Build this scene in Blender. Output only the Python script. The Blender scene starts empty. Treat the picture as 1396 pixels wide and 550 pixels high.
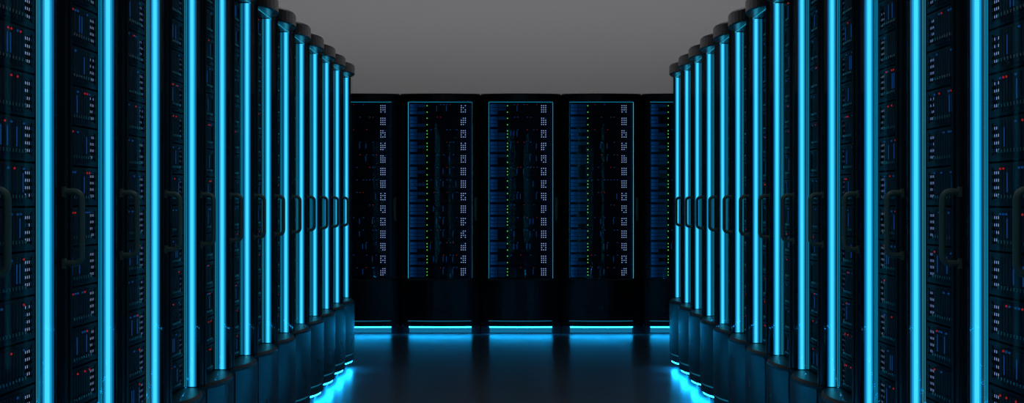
import bpy, math, random
from mathutils import Vector
sc = bpy.context.scene
sc.view_settings.view_transform = 'Standard'
sc.view_settings.look = 'None'
sc.view_settings.exposure = 0
sc.view_settings.gamma = 1

# ------------------------------------------------------------ materials
def mat_pbr(name, col, rough=0.4, metal=0.0, noise=0.0, nscale=8, bump=0.0, spec=0.5, stretch=(1,1,1)):
    m = bpy.data.materials.new(name); m.use_nodes = True
    nt = m.node_tree; b = nt.nodes['Principled BSDF']
    b.inputs['Base Color'].default_value = (*col, 1)
    b.inputs['Roughness'].default_value = rough
    b.inputs['Metallic'].default_value = metal
    b.inputs['Specular IOR Level'].default_value = spec
    tc = nt.nodes.new('ShaderNodeTexCoord')
    mp = nt.nodes.new('ShaderNodeMapping'); mp.inputs['Scale'].default_value = stretch
    nt.links.new(tc.outputs['Object'], mp.inputs['Vector'])
    n = nt.nodes.new('ShaderNodeTexNoise'); n.inputs['Scale'].default_value = nscale
    n.inputs['Detail'].default_value = 4
    nt.links.new(mp.outputs[0], n.inputs['Vector'])
    r = nt.nodes.new('ShaderNodeMapRange')
    r.inputs['To Min'].default_value = max(0.02, rough - noise)
    r.inputs['To Max'].default_value = rough + noise
    nt.links.new(n.outputs['Fac'], r.inputs['Value'])
    nt.links.new(r.outputs[0], b.inputs['Roughness'])
    if bump:
        bp = nt.nodes.new('ShaderNodeBump'); bp.inputs['Strength'].default_value = bump
        bp.inputs['Distance'].default_value = 0.01
        nt.links.new(n.outputs['Fac'], bp.inputs['Height'])
        nt.links.new(bp.outputs[0], b.inputs['Normal'])
    return m

def mat_emit(name, col, s):
    m = bpy.data.materials.new(name); m.use_nodes = True
    nt = m.node_tree; nt.nodes.clear()
    o = nt.nodes.new('ShaderNodeOutputMaterial'); e = nt.nodes.new('ShaderNodeEmission')
    e.inputs['Color'].default_value = (*col, 1); e.inputs['Strength'].default_value = s
    nt.links.new(e.outputs[0], o.inputs['Surface'])
    return m

def mat_glass(name):
    m = bpy.data.materials.new(name); m.use_nodes = True
    nt = m.node_tree; nt.nodes.clear()
    o = nt.nodes.new('ShaderNodeOutputMaterial')
    t = nt.nodes.new('ShaderNodeBsdfTransparent'); t.inputs['Color'].default_value = (.93, .97, .99, 1)
    g = nt.nodes.new('ShaderNodeBsdfGlossy'); g.inputs['Roughness'].default_value = .05
    mx = nt.nodes.new('ShaderNodeMixShader'); mx.inputs[0].default_value = .035
    nt.links.new(t.outputs[0], mx.inputs[1])
    nt.links.new(g.outputs[0], mx.inputs[2]); nt.links.new(mx.outputs[0], o.inputs['Surface'])
    return m

M = {}
M['frame'] = mat_pbr('black_lacquered_steel', (.009, .011, .015), .28, 0, .03, 6, 0, .4)
M['plinth'] = mat_pbr('charcoal_plinth_metal', (.018, .020, .024), .36, .1, .02, 6, 0, .42, (1, 1, 3))
M['glass'] = mat_glass('clear_door_glass')
M['core'] = mat_emit('led_bar_core', (.055, .66, .95), 1.2)
M['mid'] = mat_emit('led_bar_mid_bloom', (.012, .38, .70), 1.0)  # dimmer tier beside the core, imitating its soft bloom
M['wing'] = mat_emit('led_bar_edge_bloom', (.002, .11, .27), 1.0)  # outermost tier of the bar, bloom put into the colour
M['chassis'] = mat_pbr('server_chassis_dark', (.014, .025, .052), .65, 0, .1, 30, 0, .10)
M['blue'] = mat_pbr('server_bezel_blue', (.05, .22, .55), .6, 0, .1, 40, 0, .12)
M['green'] = mat_emit('led_green', (.12, .75, .10), .95)
M['red'] = mat_emit('led_red', (.8, .03, .04), .4)
M['white'] = mat_emit('led_white_blue', (.36, .50, .92), .95)
M['bdim'] = mat_emit('led_blue_dim', (.01, .10, .38), .35)
M['handle'] = mat_pbr('handle_dark_green_metal', (.16, .25, .20), .42, .0, .03, 20)
M['line'] = mat_emit('led_and_reflection_line_cyan', (.01, .32, .52), .9)  # imitated bar reflections on the jambs, also the top LED line
M['trimline'] = mat_emit('lit_plinth_edge_line', (.01, .22, .38), .5)  # lit plinth edge drawn as an emissive line
M['under'] = mat_emit('underglow_led', (.006, .36, .88), 30.0)
M['lit_plate'] = mat_emit('underglow_lit_plate', (.008, .24, .50), .6)  # emissive plate added to show a soft lit band under the rack
M['vent'] = mat_pbr('vent_black', (.004, .005, .007), .6, 0, .1, 30, 0, .1)
KEYS = list(M.keys()); IDX = {k: i for i, k in enumerate(KEYS)}

# ------------------------------------------------------------ mesh builder
W = .75; EYE = 1.235
def bow(u):
    t = abs((u - W/2) / (W/2))
    return -.047 + .067*t*t + .03*max(0, (t-.9)/.1)**2

class MB:
    def __init__(s): s.v = []; s.f = []; s.m = []
    def box(s, u0, u1, v0, v1, w0, w1, k):
        b = len(s.v)
        s.v += [(u0,v0,w0),(u1,v0,w0),(u1,v1,w0),(u0,v1,w0),(u0,v0,w1),(u1,v0,w1),(u1,v1,w1),(u0,v1,w1)]
        for q in ((0,3,2,1),(4,5,6,7),(0,1,5,4),(1,2,6,5),(2,3,7,6),(3,0,4,7)):
            s.f.append(tuple(b+i for i in q)); s.m.append(IDX[k])
    def sheet(s, u0, u1, w0, w1, off, k, n=24):
        b = len(s.v)
        for i in range(n+1):
            u = u0+(u1-u0)*i/n
            s.v += [(u, bow(u)+off, w0), (u, bow(u)+off, w1)]
        for i in range(n):
            s.f.append((b+2*i, b+2*i+2, b+2*i+3, b+2*i+1)); s.m.append(IDX[k])
    # bowed solid: levels = [(w, front_offset, side_inset)], back fixed v
    def loft(s, u0, u1, levels, k, back=None, thick=None, n=16):
        rings = []
        for (w, off, ins) in levels:
            ua, ub = u0+ins, u1-ins
            us = [ua + (ub-ua)*(0.5-0.5*math.cos(math.pi*i/n)) for i in range(n+1)]
            b = len(s.v)
            for u in us: s.v.append((u, bow(u)+off, w))
            for u in reversed(us):
                s.v.append((u, back if back is not None else bow(u)+off+thick, w))
            rings.append(b)
        L = 2*(n+1)
        for a, b in zip(rings[:-1], rings[1:]):
            for i in range(L):
                j = (i+1) % L
                s.f.append((a+i, a+j, b+j, b+i)); s.m.append(IDX[k])
        for r, fl in ((rings[0], True), (rings[-1], False)):
            for i in range(n):
                q = (r+i, r+i+1, r+L-2-i, r+L-1-i)
                s.f.append(q[::-1] if fl else q); s.m.append(IDX[k])
    def handle(s, u, w0, w1, vin, vout, hu, hv, k):
        R = .022; path = []
        path.append((vin, w0)); 
        for i in range(7):
            a = math.pi/2*i/6
            path.append((vout+R - R*math.sin(a), w0 + R - R*math.cos(a)))
        for i in range(7):
            a = math.pi/2*i/6
            path.append((vout+R - R*math.cos(a), w1 - R + R*math.sin(a)))
        path.append((vin, w1))
        n = 12; rings = []
        for i, (v, w) in enumerate(path):
            p = path[max(0, i-1)]; q = path[min(len(path)-1, i+1)]
            d = Vector((q[0]-p[0], q[1]-p[1])).normalized()
            nn = Vector((-d.y, d.x)); b = len(s.v)
            for j in range(n):
                a = 2*math.pi*j/n
                o = nn*hv*math.sin(a)
                s.v.append((u+hu*math.cos(a), v+o.x, w+o.y))
            rings.append(b)
        for a, b in zip(rings[:-1], rings[1:]):
            for j in range(n):
                s.f.append((a+j, a+(j+1) % n, b+(j+1) % n, b+j)); s.m.append(IDX[k])
        s.f.append(tuple(rings[0]+j for j in range(n))); s.m.append(IDX[k])
        s.f.append(tuple(rings[-1]+j for j in range(n))); s.m.append(IDX[k])
        # mounting rosettes
        for w in (w0, w1):
            s.box(u-.014, u+.014, vin-.006, vin+.004, w-.014, w+.014, k)
    def mesh(s, name, mirror=False):
        v = [(W-a, b, c) for a, b, c in s.v] if mirror else s.v
        me = bpy.data.meshes.new(name); me.from_pydata(v, [], s.f)
        for k in KEYS: me.materials.append(M[k])
        me.polygons.foreach_set('material_index', s.m)
        import bmesh
        bm = bmesh.new(); bm.from_mesh(me); bmesh.ops.recalc_face_normals(bm, faces=bm.faces)
        bm.to_mesh(me); bm.free(); me.update()
        return me

def build_rack(handle_right, seed):
    rnd = random.Random(seed)
    s = MB(); g = .0015
    B0, B1 = .07, 2.24          # body bottom / top
    W0, W1 = .515, 2.165        # window
    # cap
    s.loft(g, W-g, [(W1, -.004, .0), (W1+.006, -.012, 0), (B1-.012, -.012, 0), (B1-.003, -.006, .004), (B1, .004, .01)], 'frame', back=1.0)
    # plinth with grooves
    s.loft(g, W-g, [(B0, .004, 0), (B0+.008, -.008, 0), (.118, -.008, 0), (.120, .002, 0), (.127, .002, 0), (.129, -.008, 0),
                    (W0-.03, -.008, 0), (W0-.010, -.006, 0), (W0, .004, 0)], 'plinth', back=1.0)
    s.loft(.075, .665, [(.1205, -.001, 0), (.1265, -.001, 0)], 'trimline', thick=.006)
    # raised dark glossy panel on plinth
    s.loft(.065, .685, [(.145, -.011, 0), (W0-.02, -.011, 0)], 'frame', thick=.006)
    # body: sides, back, between W0..W1
    s.box(g, .06, .07, 1.0, W0, W1, 'frame'); s.box(W-.06, W-g, .07, 1.0, W0, W1, 'frame')
    s.box(.06, W-.06, .97, 1.0, W0, W1, 'frame')
    s.box(.06, W-.06, .12, .14, W0, W1, 'vent')
    # front stiles (bowed)
    s.loft(g, .068, [(W0, 0, 0), (W1, 0, 0)], 'frame', back=.08, n=8)
    s.loft(W-.068, W-g, [(W0, 0, 0), (W1, 0, 0)], 'frame', back=.08, n=8)
    # slots / hinges on stiles
    for uu in (.022, W-.034):
        for w in (.70, 1.46, 1.99):
            for i in range(4):
                s.box(uu, uu+.012, bow(uu)-.002, bow(uu)+.02, w+i*.016, w+i*.016+.007, 'vent')
        s.box(uu+.018, uu+.020, bow(uu+.018)-.0015, bow(uu)+.02, W0, W1, 'plinth')
    # door glass
    s.sheet(.069, W-.069, W0+.002, W1-.002, .002, 'glass')
    # door trim strips along glass edges
    for a, b in ((.064, .0765), (W-.0765, W-.064)):
        s.loft(a, b, [(W0, -.003, 0), (W1, -.003, 0)], 'frame', thick=.012, n=2)
    # LED bars on both jambs, facing inward
    for side in (0, 1):
        def jb(v0, v1, t, k, w0=W0+.004, w1=W1-.004):
            if side == 0: s.box(.0685, .0685+t, v0, v1, w0, w1, k)
            else: s.box(W-.0685-t, W-.0685, v0, v1, w0, w1, k)
        jb(.0085, .0130, .005, 'wing'); jb(.0130, .0180, .007, 'mid'); jb(.0180, .0300, .009, 'core')
        jb(.0300, .0350, .007, 'mid'); jb(.0350, .0400, .005, 'wing')
        jb(.0445, .0458, .004, 'line'); jb(.0490, .0501, .004, 'line'); jb(.0535, .0544, .004, 'line')  # glowing slivers imitate reflections of the bar in jamb and glass
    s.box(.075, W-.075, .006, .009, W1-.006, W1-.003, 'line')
    # servers
    N = 14; p = (W1-W0-.01)/N; F = .056
    for i in range(N):
        b = W0+.006+i*p; t = b+p-.006
        s.box(.082, W-.082, F, .125, b, t, 'chassis')
        # left module: stacked blue bezels
        for j in range(3):
            hh = (t-b-.012)/3; w = b+.006+j*hh
            s.box(.092, .158, F-.008, F, w, w+hh-.005, 'blue')
            s.box(.163, .235, F-.006, F, w, w+hh-.005, 'blue' if rnd.random() < .7 else 'chassis')
            if rnd.random() < .5:
                s.box(.098, .125, F-.0095, F-.008, w+hh*.3, w+hh*.42, 'bdim')
        # green leds
        for j in range(3):
            s.box(.2465, .2545, F-.004, F, b+.022+j*.030, b+.030+j*.030, 'green' if (j != 1 or rnd.random() < .4) else 'vent')
        # drive carriers
        for j in range(9):
            u = .275+j*.030
            s.box(u, u+.024, F-.007, F, b+.008, t-.008, 'chassis')
            s.box(u+.004, u+.020, F-.013, F-.007, b+.020, b+.028, 'frame')
            q = rnd.random()
            if q < .10: s.box(u+.008, u+.014, F-.010, F-.007, t-.018, t-.013, 'red')
            elif q < .35: s.box(u+.006, u+.018, F-.010, F-.007, t-.018, t-.013, 'bdim')
            if rnd.random() < .15:
                s.box(u+.003, u+.007, F-.009, F-.007, b+.035, b+.085, 'bdim')
        # status matrix: small LEDs between low ribs
        for a in range(4):
            s.box(.5590+a*.019, .5610+a*.019, F-.003, F, b+.018, t-.018, 'vent')
        for a in range(3):
            for c in range(4):
                u = .566+a*.019; w = b+.024+c*.0195
                s.box(u, u+.0070, F-.001, F+.001, w, w+.0075, 'white' if rnd.random() < .9 else 'bdim')
        # ears / vents
        for j in range(5):
            s.box(.630, .655, F-.003, F, b+.015+j*.019, b+.024+j*.019, 'vent')
    # feet + underglow
    for a, b_ in ((.004, .075), (W-.075, W-.004)):
        s.box(a, b_, .03, .10, 0.0, B0, 'frame'); s.box(a, b_, .9, .97, 0.0, B0, 'frame')
    s.loft(.085, W-.085, [(B0-.008, .006, 0), (B0-.001, .006, 0)], 'under', thick=.03)
    s.box(.076, W-.076, .08, .095, .004, B0, 'plinth')
    s.box(.085, W-.085, .076, .080, .008, B0-.004, 'lit_plate')  # glowing plate imitates the lit back of the gap
    # handle
    u = .045 if not handle_right else W-.045
    s.handle(u, 1.066, 1.262, bow(u)+.004, -.040, .012, .009, 'handle')
    return s

def rack(mesh, loc, rz):
    o = bpy.data.objects.new('server_rack', mesh); bpy.context.collection.objects.link(o)
    o.location = loc; o.rotation_euler = (0, 0, rz); return o

XF = 1.212
SV = [build_rack(False, 10+i) for i in range(3)]
ML = [s.mesh('rack_mesh_a') for s in SV]
MR = [s.mesh('rack_mesh_b', True) for s in SV]
MBK = [build_rack(True, 30+i).mesh('rack_mesh_c') for i in range(3)]
for k in range(-4, 13):
    a = 4.3 + .75*k
    rack(ML[k % 3], (-XF, a, 0), math.pi/2)
    rack(MR[(k+1) % 3], (XF, a+.75, 0), -math.pi/2)
YB = 17.4
for k in range(-4, 5):
    rack(MBK[k % 3], (-.293+.75*k, YB, 0), 0)

# ------------------------------------------------------------ room
def slab(name, x0, x1, y0, y1, z0, z1, mat):
    me = bpy.data.meshes.new(name)
    v = [(x0,y0,z0),(x1,y0,z0),(x1,y1,z0),(x0,y1,z0),(x0,y0,z1),(x1,y0,z1),(x1,y1,z1),(x0,y1,z1)]
    me.from_pydata(v, [], [(0,3,2,1),(4,5,6,7),(0,1,5,4),(1,2,6,5),(2,3,7,6),(3,0,4,7)])
    me.materials.append(mat); o = bpy.data.objects.new(name, me); bpy.context.collection.objects.link(o); return o
mfloor = mat_pbr('polished_dark_floor', (.085, .095, .11), .29, 0, .01, 2, 0, 1.0)
mwall = mat_pbr('grey_painted_wall', (.42, .42, .43), .8, 0, .05, 2, .0)
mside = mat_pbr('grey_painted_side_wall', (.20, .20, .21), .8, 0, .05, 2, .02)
HX = 4.1; Y0, Y1 = -1.6, 19.4; H = 3.7
slab('floor', -HX, HX, Y0, Y1, -.1, 0, mfloor)
slab('ceiling', -HX, HX, Y0, Y1, H, H+.1, mwall)
slab('wall_back', -HX, HX, Y1, Y1+.1, 0, H, mwall)
slab('wall_front', -HX, HX, Y0-.1, Y0, 0, H, mside)
slab('wall_left', -HX-.1, -HX, Y0, Y1, 0, H, mside)
slab('wall_right', HX, HX+.1, Y0, Y1, 0, H, mside)

# wall washer
L = bpy.data.lights.new('wall_washer_light', 'AREA'); L.shape = 'RECTANGLE'; L.size = 7.6; L.size_y = .12
L.energy = 23.5; L.color = (1, .99, 1)
lo = bpy.data.objects.new('wall_washer_light', L); bpy.context.collection.objects.link(lo)
lo.location = (0, 18.0, 3.62)
d = Vector((0, Y1, 2.85)) - lo.location
lo.rotation_euler = d.to_track_quat('-Z', 'Y').to_euler()

# dim unseen fill light added along the aisle for floor, handles, plinths
A = bpy.data.lights.new('aisle_fill_light', 'AREA'); A.shape = 'RECTANGLE'; A.size = .5; A.size_y = 15
A.energy = 16; A.color = (1, .98, .97)
ao = bpy.data.objects.new('aisle_fill_light', A); bpy.context.collection.objects.link(ao)
ao.location = (0, 6.5, 3.66)

w = bpy.data.worlds.new('World'); sc.world = w; w.use_nodes = True
w.node_tree.nodes['Background'].inputs['Color'].default_value = (.01, .012, .016, 1)
w.node_tree.nodes['Background'].inputs['Strength'].default_value = .3

cam = bpy.data.cameras.new('camera'); co = bpy.data.objects.new('camera', cam); bpy.context.collection.objects.link(co)
co.location = (0, 0, EYE); co.rotation_euler = (math.pi/2, 0, 0)
cam.sensor_width = 36; cam.lens = 2550/1396*36; cam.clip_start = .05
sc.camera = co
